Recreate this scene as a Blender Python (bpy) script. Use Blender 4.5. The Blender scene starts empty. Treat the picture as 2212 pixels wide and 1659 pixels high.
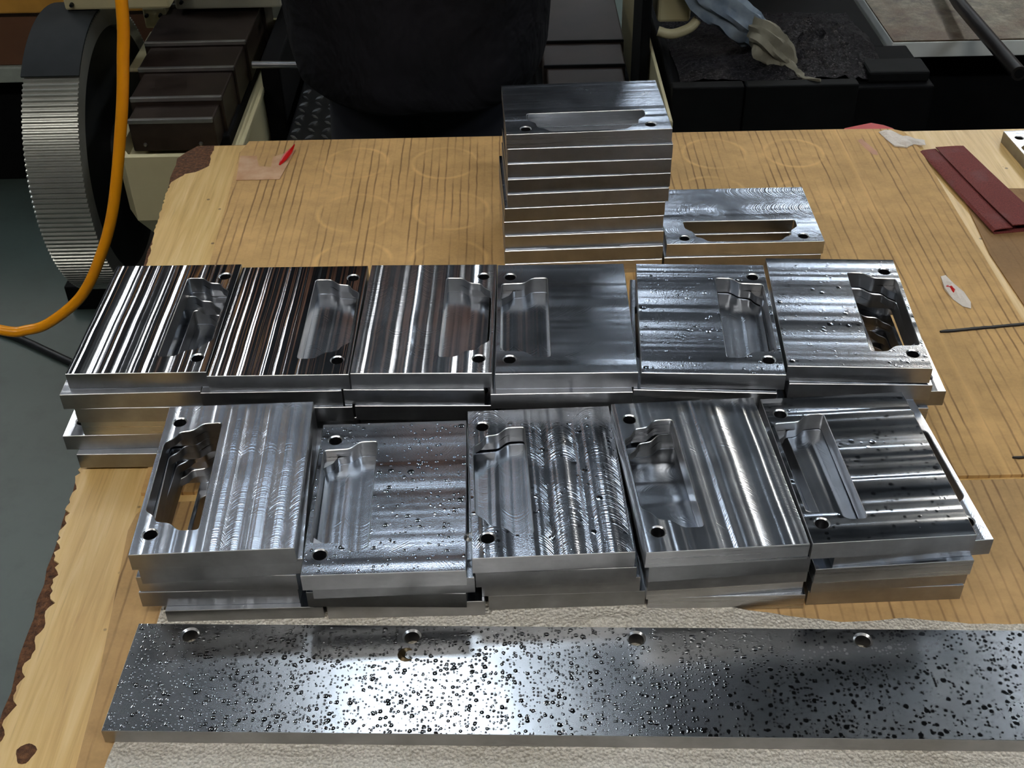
import bpy, bmesh, math, random
from mathutils import Vector, Matrix, noise as mnoise
from mathutils.geometry import delaunay_2d_cdt
R = math.radians
random.seed(7)
sc = bpy.context.scene
col = sc.collection

# ------------------------------------------------------------------ camera
F_PX, PITCH, ROLL, CAM_H = 2556.8, R(38.116), R(-1.18), 0.5858
cd = bpy.data.cameras.new('camera'); cam = bpy.data.objects.new('camera', cd); col.objects.link(cam)
cd.sensor_width = 36.0; cd.lens = 36.0 * F_PX / 2212.0; cd.clip_start = 0.02; cd.clip_end = 60
fw = Vector((0, math.cos(PITCH), -math.sin(PITCH))); up = Vector((0, math.sin(PITCH), math.cos(PITCH))); rt = Vector((1, 0, 0))
cr, sr = math.cos(ROLL), math.sin(ROLL)
rt2 = rt * cr + up * sr; up2 = up * cr - rt * sr
m = Matrix.Identity(4)
for i in range(3):
    m[i][0] = rt2[i]; m[i][1] = up2[i]; m[i][2] = -fw[i]
m[2][3] = CAM_H
cam.matrix_world = m
sc.camera = cam
# ------------------------------------------------------------------ world, exposure
sc.view_settings.view_transform = 'Standard'; sc.view_settings.look = 'None'
sc.view_settings.gamma = 1.0; sc.view_settings.use_curve_mapping = False
sc.view_settings.exposure = 0.22
w = bpy.data.worlds.new('world'); sc.world = w; w.use_nodes = True
w.node_tree.nodes['Background'].inputs[0].default_value = (0.55, 0.62, 0.75, 1)
w.node_tree.nodes['Background'].inputs[1].default_value = 0.05
LAMP = 21.0          # emission of the ceiling lamps' diffusers

# ------------------------------------------------------------------ node helpers
class NT:
    def __init__(s, name):
        s.m = bpy.data.materials.new(name); s.m.use_nodes = True
        s.t = s.m.node_tree; s.b = s.t.nodes['Principled BSDF']; s.o = s.t.nodes['Material Output']
        s.tc = None
    def n(s, kind, **kw):
        nd = s.t.nodes.new('ShaderNode' + kind)
        for k, v in kw.items(): setattr(nd, k, v)
        return nd
    def link(s, a, b): s.t.links.new(a, b)
    def put(s, sock, v):
        if isinstance(v, bpy.types.NodeSocket): s.link(v, sock)
        elif isinstance(v, tuple) and len(v) == 3 and sock.type == 'RGBA': sock.default_value = (*v, 1)
        else: sock.default_value = v
    def math(s, op, a, b=0.0, c=None, clamp=False):
        nd = s.n('Math', operation=op, use_clamp=clamp)
        s.put(nd.inputs[0], a); s.put(nd.inputs[1], b)
        if c is not None: s.put(nd.inputs[2], c)
        return nd.outputs[0]
    def obj(s):
        if s.tc is None: s.tc = s.n('TexCoord')
        return s.tc.outputs['Object']
    def gen(s):
        if s.tc is None: s.tc = s.n('TexCoord')
        return s.tc.outputs['Generated']
    def xyz(s, v=None):
        nd = s.n('SeparateXYZ'); s.link(v or s.obj(), nd.inputs[0]); return nd.outputs
    def mapv(s, scale=(1, 1, 1), loc=(0, 0, 0), rot=(0, 0, 0), v=None):
        nd = s.n('Mapping'); s.link(v or s.obj(), nd.inputs[0])
        nd.inputs['Scale'].default_value = scale; nd.inputs['Location'].default_value = loc; nd.inputs['Rotation'].default_value = rot
        return nd.outputs[0]
    def noise(s, scale, detail=3.0, rough=0.5, v=None, dist=0.0):
        nd = s.n('TexNoise'); s.link(v or s.obj(), nd.inputs['Vector'])
        nd.inputs['Scale'].default_value = scale; nd.inputs['Detail'].default_value = detail
        nd.inputs['Roughness'].default_value = rough; nd.inputs['Distortion'].default_value = dist
        return nd.outputs['Fac']
    def noise1(s, wv, detail=1.0):
        nd = s.n('TexNoise', noise_dimensions='1D'); s.put(nd.inputs['W'], wv); nd.inputs['Scale'].default_value = 1.0
        nd.inputs['Detail'].default_value = detail
        return nd.outputs['Fac']
    def voro(s, scale, v=None, feature='F1', rnd=1.0):
        nd = s.n('TexVoronoi', feature=feature); s.link(v or s.obj(), nd.inputs['Vector'])
        nd.inputs['Scale'].default_value = scale; nd.inputs['Randomness'].default_value = rnd
        return nd.outputs
    def ramp(s, fac, stops, interp='LINEAR'):
        nd = s.n('ValToRGB'); s.put(nd.inputs[0], fac); cr_ = nd.color_ramp; cr_.interpolation = interp
        while len(cr_.elements) < len(stops): cr_.elements.new(0.5)
        for e, (p, c) in zip(cr_.elements, stops):
            e.position = p; e.color = (*c, 1) if isinstance(c, tuple) else (c, c, c, 1)
        return nd.outputs[0]
    def mix(s, fac, a, b, blend='MIX'):
        nd = s.n('Mix', data_type='RGBA', blend_type=blend)
        s.put(nd.inputs[0], fac); s.put(nd.inputs[6], a); s.put(nd.inputs[7], b); return nd.outputs[2]
    def bump(s, h, strength=1.0, dist=1.0, normal=None):
        nd = s.n('Bump'); s.put(nd.inputs['Height'], h); nd.inputs['Strength'].default_value = strength
        nd.inputs['Distance'].default_value = dist
        if normal is not None: s.link(normal, nd.inputs['Normal'])
        s.link(nd.outputs[0], s.b.inputs['Normal']); return nd.outputs[0]
    def set(s, **kw):
        names = {'color': 'Base Color', 'rough': 'Roughness', 'metal': 'Metallic', 'spec': 'Specular IOR Level', 'coat': 'Coat Weight',
                 'coat_rough': 'Coat Roughness', 'alpha': 'Alpha', 'trans': 'Transmission Weight', 'sss': 'Subsurface Weight',
                 'emit': 'Emission Color', 'emit_s': 'Emission Strength', 'sheen': 'Sheen Weight'}
        for k, v in kw.items(): s.put(s.b.inputs[names[k]], v)
        return s.m
def srgb(r, g, b):
    f = lambda c: (c / 255 / 12.92) if c <= 10 else ((c / 255 + 0.055) / 1.055) ** 2.4
    return (f(r), f(g), f(b))
def plain(name, c, rough=0.5, metal=0.0, var=0.12, scale=30.0, bump=0.0, spec=0.5):
    t = NT(name); n = t.noise(scale, 4.0)
    lo = tuple(x * (1 - var) for x in c); hi = tuple(min(1, x * (1 + var)) for x in c)
    t.set(color=t.ramp(n, [(0.3, lo), (0.7, hi)]), rough=rough, metal=metal, spec=spec)
    if bump: t.bump(t.math('MULTIPLY', t.noise(scale * 4, 3.0), bump))
    return t.m

# ------------------------------------------------------------------ mesh helpers
class MB:
    def __init__(s): s.v = []; s.f = []; s.mi = []; s.cur = 0
    def add(s, vs, fs):
        o = len(s.v); s.v += [tuple(x) for x in vs]
        for f in fs: s.f.append([i + o for i in f]); s.mi.append(s.cur)
        return s
    def box(s, x0, x1, y0, y1, z0, z1, bev=0.0):
        if not bev:
            vs = [(x, y, z) for z in (z0, z1) for y in (y0, y1) for x in (x0, x1)]
            return s.add(vs, [(0, 2, 3, 1), (4, 5, 7, 6), (0, 1, 5, 4), (2, 6, 7, 3), (0, 4, 6, 2), (1, 3, 7, 5)])
        bm = bmesh.new(); bmesh.ops.create_cube(bm, size=1.0)
        for v in bm.verts: v.co = ((x0 + x1) / 2 + v.co.x * (x1 - x0), (y0 + y1) / 2 + v.co.y * (y1 - y0), (z0 + z1) / 2 + v.co.z * (z1 - z0))
        bmesh.ops.bevel(bm, geom=bm.edges[:], offset=bev, segments=2, profile=0.5, affect='EDGES')
        bm.verts.index_update()
        s.add([v.co[:] for v in bm.verts], [[v.index for v in f.verts] for f in bm.faces]); bm.free(); return s
    def prism(s, pts, z0, z1, axis='z'):
        n = len(pts)
        def P(p, h): return {'z': (p[0], p[1], h), 'y': (p[0], h, p[1]), 'x': (h, p[0], p[1])}[axis]
        vs = [P(p, z0) for p in pts] + [P(p, z1) for p in pts]
        fs = [list(range(n))[::-1], [n + i for i in range(n)]] + [(i, (i + 1) % n, n + (i + 1) % n, n + i) for i in range(n)]
        return s.add(vs, fs)
    def loft(s, rings, cap=True, closed=True):
        n = len(rings[0]); vs = [p for r_ in rings for p in r_]; fs = []
        for j in range(len(rings) - 1):
            for i in range(n if closed else n - 1):
                a = j * n + i; b = j * n + (i + 1) % n; fs.append((a, b, b + n, a + n))
        if cap and closed: fs += [list(range(n))[::-1], [(len(rings) - 1) * n + i for i in range(n)]]
        return s.add(vs, fs)
    def tube(s, path, r, n=12, cap=True):
        path = [Vector(p) for p in path]; rings = []
        rr = r if isinstance(r, (list, tuple)) else [r] * len(path)
        ref = Vector((0, 0, 1))
        prev = None
        for i, p in enumerate(path):
            d = (path[min(i + 1, len(path) - 1)] - path[max(i - 1, 0)]).normalized()
            if prev is None:
                a = d.orthogonal().normalized()
            else:
                a = (prev - d * prev.dot(d)).normalized()
            prev = a; b = d.cross(a)
            rings.append([tuple(p + (a * math.cos(t) + b * math.sin(t)) * rr[i]) for t in [2 * math.pi * k / n for k in range(n)]])
        return s.loft(rings, cap)
    def lathe(s, prof, n=32, axis='x', c=(0, 0, 0)):
        rings = []
        for (h, r) in prof:
            ring = []
            for k in range(n):
                t = 2 * math.pi * k / n; a, b = r * math.cos(t), r * math.sin(t)
                q = {'x': (h, a, b), 'z': (a, b, h), 'y': (a, h, -b)}[axis]
                ring.append((c[0] + q[0], c[1] + q[1], c[2] + q[2]))
            rings.append(ring)
        return s.loft(rings, True)
    def build(s, name, mats, parent=None, smooth=False, angle=None, bev=0.0):
        me = bpy.data.meshes.new(name); me.from_pydata(s.v, [], s.f)
        if not isinstance(mats, (list, tuple)): mats = [mats]
        for mm in mats: me.materials.append(mm)
        for p, i in zip(me.polygons, s.mi): p.material_index = i
        bm = bmesh.new(); bm.from_mesh(me); bmesh.ops.recalc_face_normals(bm, faces=bm.faces[:]); bm.to_mesh(me); bm.free()
        if smooth or angle is not None:
            for p in me.polygons: p.use_smooth = True
            me.set_sharp_from_angle(angle=R(angle if angle is not None else 40))
        o = bpy.data.objects.new(name, me); col.objects.link(o)
        if parent: o.parent = parent
        if bev:
            md = o.modifiers.new('bevel', 'BEVEL'); md.width = bev; md.segments = 2; md.limit_method = 'ANGLE'; md.angle_limit = R(40)
        return o
def spline(pts, n=10):
    P = [Vector(p) for p in pts]; out = []
    for i in range(len(P) - 1):
        p0, p1, p2, p3 = P[max(i - 1, 0)], P[i], P[i + 1], P[min(i + 2, len(P) - 1)]
        for k in range(n):
            t = k / n
            out.append(0.5 * ((2 * p1) + (p2 - p0) * t + (2 * p0 - 5 * p1 + 4 * p2 - p3) * t * t + (3 * p1 - p0 - 3 * p2 + p3) * t ** 3))
    out.append(P[-1]); return out
def tag(o, label, cat, group=None):
    o['label'] = label; o['category'] = cat
    if group: o['group'] = group
    return o
def thing(name, label, cat, loc=(0, 0, 0), group=None):
    o = bpy.data.objects.new(name, None); o.empty_display_size = 0.05; col.objects.link(o); o.location = loc
    return tag(o, label, cat, group)
def part(mb, name, mats, root, **kw):            # part whose vertices are given in world space
    o = mb.build(name, mats, root, **kw)
    o.matrix_parent_inverse = Matrix.Translation(-Vector(root.location)) if root.parent is None else Matrix.Identity(4)
    return o
def subpart(mb, name, mats, p, **kw):
    o = mb.build(name, mats, p, **kw); return o
def struct(o): o['kind'] = 'structure'; return o

FLOOR = -0.85
CEIL = 2.62
# ================================================================== ROOM
t = NT('floor_paint')
n1 = t.noise(1.3, 5.0); n2 = t.noise(14.0, 5.0, 0.65)
c = t.ramp(n1, [(0.3, srgb(56, 68, 64)), (0.7, srgb(74, 86, 80))])
c = t.mix(t.math('MULTIPLY', t.ramp(n2, [(0.5, 0.0), (0.75, 1.0)]), 0.35), c, srgb(45, 48, 44))
t.set(color=c, rough=0.45)
M_floor = t.m
M_wall = plain('wall_paint', srgb(74, 76, 80), 0.8, var=0.06, scale=2.0)
M_ceil = plain('ceiling_steel', srgb(44, 46, 51), 0.7, var=0.06, scale=2.0)
X0, X1, Y0, Y1 = -6.0, 6.0, -5.0, 9.0
struct(MB().box(X0, X1, Y0, Y1, FLOOR - 0.1, FLOOR).build('floor', M_floor))
struct(MB().box(X0, X1, Y0, Y1, CEIL, CEIL + 0.1).build('ceiling', M_ceil))
struct(MB().box(X0 - .1, X0, Y0, Y1, FLOOR, CEIL).build('wall_left', M_wall))
struct(MB().box(X1, X1 + .1, Y0, Y1, FLOOR, CEIL).build('wall_right', M_wall))
struct(MB().box(X0, X1, Y1, Y1 + .1, FLOOR, CEIL).build('wall_back', M_wall))
struct(MB().box(X0, X1, Y0 - .1, Y0, FLOOR, CEIL).build('wall_front', M_wall))

# ------------------------------------------------------------------ ceiling lamps
def lampmat(name, c, s):
    t = NT(name); t.set(color=(0.9, 0.9, 0.9), emit=c, emit_s=s); return t.m
M_tube = [lampmat('tube_cool', (0.80, 0.90, 1.0), LAMP), lampmat('tube_neutral', (1.0, 0.97, 0.92), LAMP), lampmat('tube_warm', (1.0, 0.90, 0.74), LAMP)]
M_fix = plain('fixture_enamel', srgb(225, 226, 224), 0.4, var=0.03)
def lamp(x, y, kind, label, along='x', wd=0.30, ln=1.25):
    r = thing('ceiling_lamp', label, 'lamp', (x, y, CEIL), 'ceiling lamps')
    hx, hy = (ln / 2, wd / 2 + .02) if along == 'x' else (wd / 2 + .02, ln / 2)
    part(MB().box(x - hx, x + hx, y - hy, y + hy, CEIL - .06, CEIL), 'housing', M_fix, r)
    for s in (-1, 1):
        q = s * wd / 4; e = ln / 2 - .02; z = CEIL - .085
        pth = [(x - e, y + q, z), (x + e, y + q, z)] if along == 'x' else [(x + q, y - e, z), (x + q, y + e, z)]
        part(MB().tube(pth, wd * 0.19, 12), 'tube', M_tube[kind], r, smooth=True)
for x, y, k, al, lab, *dim in [
        (-.27, 2.27, 0, 'x', 'short ceiling lamp above the stepped covers', .26, .50), (.10, 5.5, 0, 'x', 'crosswise ceiling lamp above the machine column'),
        (-2.6, 3.1, 0, 'y', 'lengthwise ceiling lamp above the brown cabinet'), (-2.6, 4.7, 1, 'y', 'lengthwise ceiling lamp beyond the brown cabinet'),
        (2.35, 3.1, 0, 'y', 'lengthwise ceiling lamp beside the grimy machine table'), (2.35, 4.7, 2, 'y', 'lengthwise ceiling lamp beyond the grimy machine table'),
        (2.25, 6.1, 0, 'x', 'crosswise ceiling lamp near the back wall, second from the cabinet side'), (-.8, 6.8, 1, 'x', 'crosswise ceiling lamp near the back wall behind the machine column'),
        (-2.2, -.9, 1, 'x', 'ceiling lamp behind the bench front on the hose side'), (.1, -.9, 1, 'x', 'ceiling lamp behind the bench front, straight across'),
        (2.4, -.9, 0, 'x', 'ceiling lamp behind the bench front on the sandpaper side')]:
    lamp(x, y, k, lab, al, *dim)

# ================================================================== WORKBENCH
t = NT('bench_veneer')
g = t.noise(1.0, 6.0, 0.6, v=t.mapv(scale=(160, 7, 60)), dist=0.6)
g2 = t.noise(5.0, 3.0); g3 = t.noise(1.0, 2.0, v=t.mapv(scale=(420, 16, 60)))
c = t.ramp(g, [(0.25, srgb(190, 148, 84)), (0.5, srgb(220, 184, 116)), (0.78, srgb(238, 208, 150))])
c = t.mix(t.math('MULTIPLY', g2, 0.35), c, srgb(192, 158, 106))
c = t.mix(t.ramp(g3, [(0.62, 0.0), (0.8, 0.5)]), c, srgb(150, 110, 62))
sp = t.voro(42.0)
c = t.mix(t.ramp(sp['Distance'], [(0.05, 0.75), (0.085, 0.0)]), c, srgb(70, 45, 25))
t.set(color=c, rough=0.42); t.bump(t.math('MULTIPLY', g, 0.00025))
M_veneer = t.m
t = NT('bench_core')
n = t.noise(260.0, 4.0, 0.7)
t.set(color=t.ramp(n, [(0.3, srgb(48, 28, 16)), (0.55, srgb(104, 66, 38)), (0.75, srgb(140, 98, 62))]), rough=0.85)
t.bump(t.math('MULTIPLY', n, 0.003)); M_core = t.m
M_steelleg = plain('bench_leg_paint', srgb(52, 66, 60), 0.5)

bench = thing('workbench', 'wooden workbench with chipped light veneer edge carrying the steel plates', 'workbench', (0.2, 0.6, FLOOR))
def bench_edge(y): return -0.353 + (1.118 - y) * 0.063
BACK = 1.187; CARD = 0.003
zt = -CARD
# particle-board core, its chipped left side following the edge line, uneven
core = []
ys = [0.02 + i * (BACK - 0.02) / 80 for i in range(81)]
for y in ys: core.append((bench_edge(y) + 0.002 * mnoise.noise((y * 40, 1, 0)) + 0.0015 * mnoise.noise((y * 120, 3, 0)), y))
core[-1] = (core[-1][0] + .018, core[-1][1]); core[-2] = (core[-2][0] + .008, core[-2][1])
pts = core + [(1.15, BACK), (1.15, 0.02)]
part(MB().prism(pts, zt - 0.032, zt - 0.0016), 'core_board', M_core, bench)
# veneer with a torn ragged edge
ven = []; rv = random.Random(5)
ny = 330
for i in range(ny + 1):
    y = 0.02 + i * (BACK - 0.004 - 0.02) / ny
    big = mnoise.noise((y * 9, 7.3, 0)); jag = mnoise.noise((y * 60, 2.1, 0)); fine = mnoise.noise((y * 210, 5.1, 0))
    off = 0.0005 + 0.0085 * max(0, big + 0.15) + 0.0035 * jag + 0.0022 * fine + rv.choice((0, 0, .0012, .0022, -.001))
    if 0.50 < y < 0.58: off += 0.005 * math.sin((y - .50) / .08 * math.pi)
    if y > 0.7: off = 0.0015 + 0.4 * (off - .003)
    if y > 1.10: off += 0.035 * min(1, (y - 1.10) / 0.035) * (1.0 if y > 1.12 else .7)
    ven.append((bench_edge(y) + off, y))
pts = ven + [(1.15, BACK - 0.002), (1.15, 0.02)]
vt = part(MB().prism(pts, zt - 0.0016, zt), 'veneer', M_veneer, bench)
# knot hole and bench frame
for x, y in [(-0.287, 0.412)]:
    kh = MB(); ring = [(x + 0.0055 * math.cos(a) * (1 + .2 * math.sin(3 * a)), y + 0.007 * math.sin(a)) for a in [i * math.pi / 8 for i in range(16)]]
    kh.prism(ring, zt - 0.0003, zt + 0.0001); part(kh, 'knot', M_core, bench)
for x in (-0.26, 1.08):
    for y in (0.12, 1.09):
        part(MB().box(x - .03, x + .03, y - .03, y + .03, FLOOR, zt - .032, .004), 'leg', M_steelleg, bench)
part(MB().box(-.24, 1.06, 1.07, 1.11, zt - .11, zt - .032), 'apron', M_steelleg, bench)
part(MB().box(-.24, 1.06, .10, .14, zt - .11, zt - .032), 'apron', M_steelleg, bench)
part(MB().box(-.275, -.245, .14, 1.07, zt - .11, zt - .032), 'apron', M_steelleg, bench)

# ================================================================== CARDBOARD
def card_mat(name, base, dark, rings=(), crease=None, lines=1.0, seed=0.0):
    t = NT(name); X, Y, Z = t.xyz()
    n1 = t.noise(9.0, 5.0, 0.6); n2 = t.noise(55.0, 4.0, 0.6); n3 = t.noise(400.0, 2.0)
    c = t.ramp(n1, [(0.28, tuple(x * 0.74 for x in base)), (0.72, tuple(min(1, x * 1.18) for x in base))])
    c = t.mix(t.math('MULTIPLY', t.ramp(n2, [(0.42, 0.0), (0.72, 1.0)]), 0.5), c, tuple(x * 0.58 for x in base))
    c = t.mix(t.math('MULTIPLY', t.ramp(n3, [(0.4, 0.0), (0.7, 1.0)]), 0.15), c, tuple(min(1, x * 1.25) for x in base))
    # flute lines every 8 mm along y
    ph = t.math('ADD', t.math('MULTIPLY', X, 125.0), t.math('MULTIPLY', t.math('SUBTRACT', t.noise(30.0, 2.0), 0.5), 0.25))
    fr = t.math('PINGPONG', ph, 0.5)
    line = t.ramp(fr, [(0.0, 1.0), (0.05, 0.8), (0.14, 0.0)])
    brk = t.noise(1.0, 4.0, 0.6, v=t.mapv(scale=(60, 6, 1), loc=(seed, 0, 0)))
    brk = t.ramp(brk, [(0.42, 0.05), (0.60, 1.0)])
    msk = t.math('MULTIPLY', t.math('MULTIPLY', line, brk), lines)
    c = t.mix(t.math('MULTIPLY', msk, 0.72), c, dark)
    rm = None
    for (rx, ry, rad) in rings:
        dx = t.math('SUBTRACT', X, rx); dy = t.math('SUBTRACT', Y, ry)
        d = t.math('SQRT', t.math('ADD', t.math('MULTIPLY', dx, dx), t.math('MULTIPLY', dy, dy)))
        q = t.math('ABSOLUTE', t.math('SUBTRACT', d, rad))
        q = t.math('SUBTRACT', 1.0, t.math('DIVIDE', q, 0.0034), clamp=True)
        rm = q if rm is None else t.math('MAXIMUM', rm, q)
    hh = t.math('MULTIPLY', msk, -0.00025)
    if rm is not None:
        rm = t.math('MULTIPLY', rm, t.ramp(t.noise(24.0, 3.0), [(0.38, 0.1), (0.62, 0.95)]))
        c = t.mix(t.math('MULTIPLY', rm, 0.5), c, tuple(min(1, x * 1.5) for x in base))
        hh = t.math('ADD', hh, t.math('MULTIPLY', rm, 0.0003))
    if crease is not None:
        q = t.math('ABSOLUTE', t.math('SUBTRACT', X, crease))
        q = t.math('SUBTRACT', 1.0, t.math('DIVIDE', q, 0.0045), clamp=True)
        c = t.mix(t.math('MULTIPLY', q, 0.45), c, tuple(min(1, x * 1.3) for x in base))
        hh = t.math('ADD', hh, t.math('MULTIPLY', q, 0.0006))
    t.set(color=c, rough=0.72, spec=0.3)
    t.bump(t.math('ADD', hh, t.math('MULTIPLY', n2, 0.0002)))
    return t.m
RINGS = [(-.160, 1.131, .033), (-.066, 1.127, .034), (-.152, 1.026, .036), (-.056, 1.026, .036), (-.145, .935, .035), (-.056, .935, .035),
         (.219, 1.135, .033), (.303, 1.133, .031), (.300, 1.04, .034), (.205, 1.05, .034)]
M_cardA = card_mat('cardboard_main', srgb(204, 164, 106), srgb(92, 56, 32), RINGS, 0.3585)
M_cardB = card_mat('cardboard_front', srgb(194, 157, 106), srgb(92, 58, 38), lines=0.9, seed=3.3)
M_cardD = card_mat('cardboard_dirty', srgb(158, 122, 80), srgb(100, 70, 44), lines=0.3, seed=5.1)
A = [(-.270, .628), (-.274, .80), (-.278, .93), (-.283, 1.05), (-.288, 1.160), (-.282, 1.1865), (.36, 1.1865), (.420, 1.185), (.4315, 1.178), (.4365, 1.163), (.4375, 1.12), (.436, .98), (.4355, .8205),
     (.4365, .8120), (.60, .832), (.80, .855), (.80, .628), (.38, .6285)]
o = MB().prism(A, -CARD, 0).build('cardboard_sheet', M_cardA)
tag(o, 'brown corrugated cardboard sheet with embossed circles under the far row of plates', 'cardboard')
B = [(-.270, .590), (-.268, .606), (-.263, .614), (-.254, .6175), (-.20, .6195), (.10, .6225), (.50, .6245), (.80, .6245), (.80, .10), (-.245, .10), (-.249, .30), (-.256, .45)]
o = MB().prism(B, -CARD, 0).build('cardboard_sheet', M_cardB)
tag(o, 'pinkish brown cardboard sheet under the near row and the long bar', 'cardboard')
Dp = [(.446, .838), (.444, .93), (.452, 1.03), (.49, 1.052), (.60, 1.045), (.80, 1.05), (.80, .868), (.60, .845)]
o = MB().prism(Dp, -CARD, -CARD + .0012).build('kraft_paper_sheet', M_cardD)
tag(o, 'dirty dull brown paper sheet beside the cardboard under the sandpaper end', 'paper')
M_red = plain('red_print', srgb(176, 24, 22), 0.5)
o = MB().prism([(.362, 1.18), (.372, 1.194), (.385, 1.199), (.404, 1.206), (.416, 1.200), (.424, 1.192), (.428, 1.18)], -CARD - .0012, -CARD + .0002).build('red_card_scrap', M_red)
o.location.z = 0.0
tag(o, 'red card scrap poking out behind the cardboard sheet', 'scrap')

# ================================================================== STEEL PLATES
S, L, T = 0.100, 0.1417, 0.0133
def mirror(half): return half + [(x, -y) for x, y in reversed(half)]
mmm = lambda pts: [(x / 1000, y / 1000) for x, y in pts]
def rounded(poly, r, n=3):
    out = []; N = len(poly)
    for i in range(N):
        p0, p1, p2 = Vector(poly[i - 1]), Vector(poly[i]), Vector(poly[(i + 1) % N])
        a = (p0 - p1); b = (p2 - p1); k = min(r, a.length * .45, b.length * .45)
        a.normalize(); b.normalize()
        q0 = p1 + a * k; q1 = p1 + b * k
        for j in range(n + 1):
            u = j / n; out.append(tuple(q0 * (1 - u) ** 2 + p1 * 2 * u * (1 - u) + q1 * u * u))
    return out
PA = rounded(mmm(mirror([(-46.8, 32.4), (-40.6, 37.4), (-38.2, 43.0), (-29.6, 44.2), (-23.2, 51.2), (-11.0, 51.4)])), .0026)
PB = rounded(mmm(mirror([(-46.8, 43.4), (-29.4, 44.2), (-22.6, 51.2), (-11.0, 51.4)])), .0026)
HOLES = [(-.0400, .0537), (-.0400, -.0537)]
def circ(c_, r, n=24): return [(c_[0] + r * math.cos(2 * math.pi * i / n), c_[1] + r * math.sin(2 * math.pi * i / n)) for i in range(n)]
def area(p): return sum(p[i - 1][0] * p[i][1] - p[i][0] * p[i - 1][1] for i in range(len(p))) / 2
def offset(poly, d):
    """offset outward (d>0) of a closed polygon"""
    s = 1 if area(poly) > 0 else -1; out = []; N = len(poly)
    for i in range(N):
        p0, p1, p2 = Vector(poly[i - 1]), Vector(poly[i]), Vector(poly[(i + 1) % N])
        e1 = (p1 - p0).normalized(); e2 = (p2 - p1).normalized()
        n1 = Vector((e1.y, -e1.x)) * s; n2 = Vector((e2.y, -e2.x)) * s
        nn = (n1 + n2); nn = nn / max(0.3, nn.length_squared / 2) if nn.length > 1e-6 else n1
        out.append(tuple(p1 + nn * d))
    return out
def inpoly(p, poly):
    x, y = p; c_ = False; N = len(poly)
    for i in range(N):
        x1, y1 = poly[i - 1]; x2, y2 = poly[i]
        if (y1 > y) != (y2 > y) and x < (x2 - x1) * (y - y1) / (y2 - y1) + x1: c_ = not c_
    return c_
def cap(mb, outer, holes, z):
    vs = []; fc = []
    for poly in [outer] + holes:
        o_ = len(vs); vs += [Vector(p) for p in poly]; fc.append([o_ + i for i in range(len(poly))])
    res = delaunay_2d_cdt(vs, [], fc, 0, 1e-7)
    V, F = res[0], res[2]; keep = []
    for f in F:
        cx = sum(V[i].x for i in f) / len(f); cy = sum(V[i].y for i in f) / len(f)
        if inpoly((cx, cy), outer) and not any(inpoly((cx, cy), h) for h in holes): keep.append(list(f))
    mb.add([(p.x, p.y, z) for p in V], keep)
def band(mb, p0, z0, p1, z1):
    n = len(p0); mb.add([(x, y, z0) for x, y in p0] + [(x, y, z1) for x, y in p1], [(i, (i + 1) % n, n + (i + 1) % n, n + i) for i in range(n)])
def plate_mesh(name, w_, l_, t_, pockets, holes, hr, ch, edge=0.0003, bevel_pocket=0.0004):
    mb = MB(); h = t_ / 2
    rect = [(-w_ / 2, -l_ / 2), (w_ / 2, -l_ / 2), (w_ / 2, l_ / 2), (-w_ / 2, l_ / 2)]
    rin = offset(rect, -edge)
    for sgn, pk in ((1, 0), (-1, -1)):
        mb.cur = 0
        hs = [circ(c_, hr + ch) for c_ in holes]
        if pockets: hs.append(offset(pockets[pk], bevel_pocket))
        cap(mb, rin, hs, sgn * h)
        mb.cur = 2
        band(mb, rin, sgn * h, rect, sgn * (h - edge))
        for c_ in holes: band(mb, circ(c_, hr + ch), sgn * h, circ(c_, hr), sgn * (h - ch))
        if pockets: band(mb, offset(pockets[pk], bevel_pocket), sgn * h, pockets[pk], sgn * (h - bevel_pocket))
    mb.cur = 3
    for c_ in holes: band(mb, circ(c_, hr), -h + ch, circ(c_, hr), h - ch)
    mb.cur = 1
    band(mb, rect, -h + edge, rect, h - edge)
    if pockets:
        if len(pockets) == 1: band(mb, pockets[0], -h + bevel_pocket, pockets[0], h - bevel_pocket)
        else:
            band(mb, pockets[0], 0.0, pockets[0], h - bevel_pocket); band(mb, pockets[1], -h + bevel_pocket, pockets[1], 0.0)
            vs0 = len(mb.v)
            # the ledge left in each corner between the two outlines
            for sg in (1, -1):
                ledge = mmm([(-46.6, 32.6 * sg), (-46.6, 43.2 * sg), (-38.0, 43.6 * sg), (-38.6, 42.0 * sg), (-40.8, 37.3 * sg)])
                mb.add([(x, y, 0.0) for x, y in ledge], [list(range(5))])
    me = bpy.data.meshes.new(name); me.from_pydata(mb.v, [], mb.f)
    for p, i in zip(me.polygons, mb.mi): p.material_index = i
    bm = bmesh.new(); bm.from_mesh(me); bmesh.ops.remove_doubles(bm, verts=bm.verts[:], dist=2e-6)
    bmesh.ops.recalc_face_normals(bm, faces=bm.faces[:]); bm.to_mesh(me); bm.free()
    for p in me.polygons: p.use_smooth = p.material_index != 0
    me.set_sharp_from_angle(angle=R(28))
    return me
ME_PLATE = plate_mesh('steel_plate', S, L, T, [PA, PB], HOLES, .0043, .0008)

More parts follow.
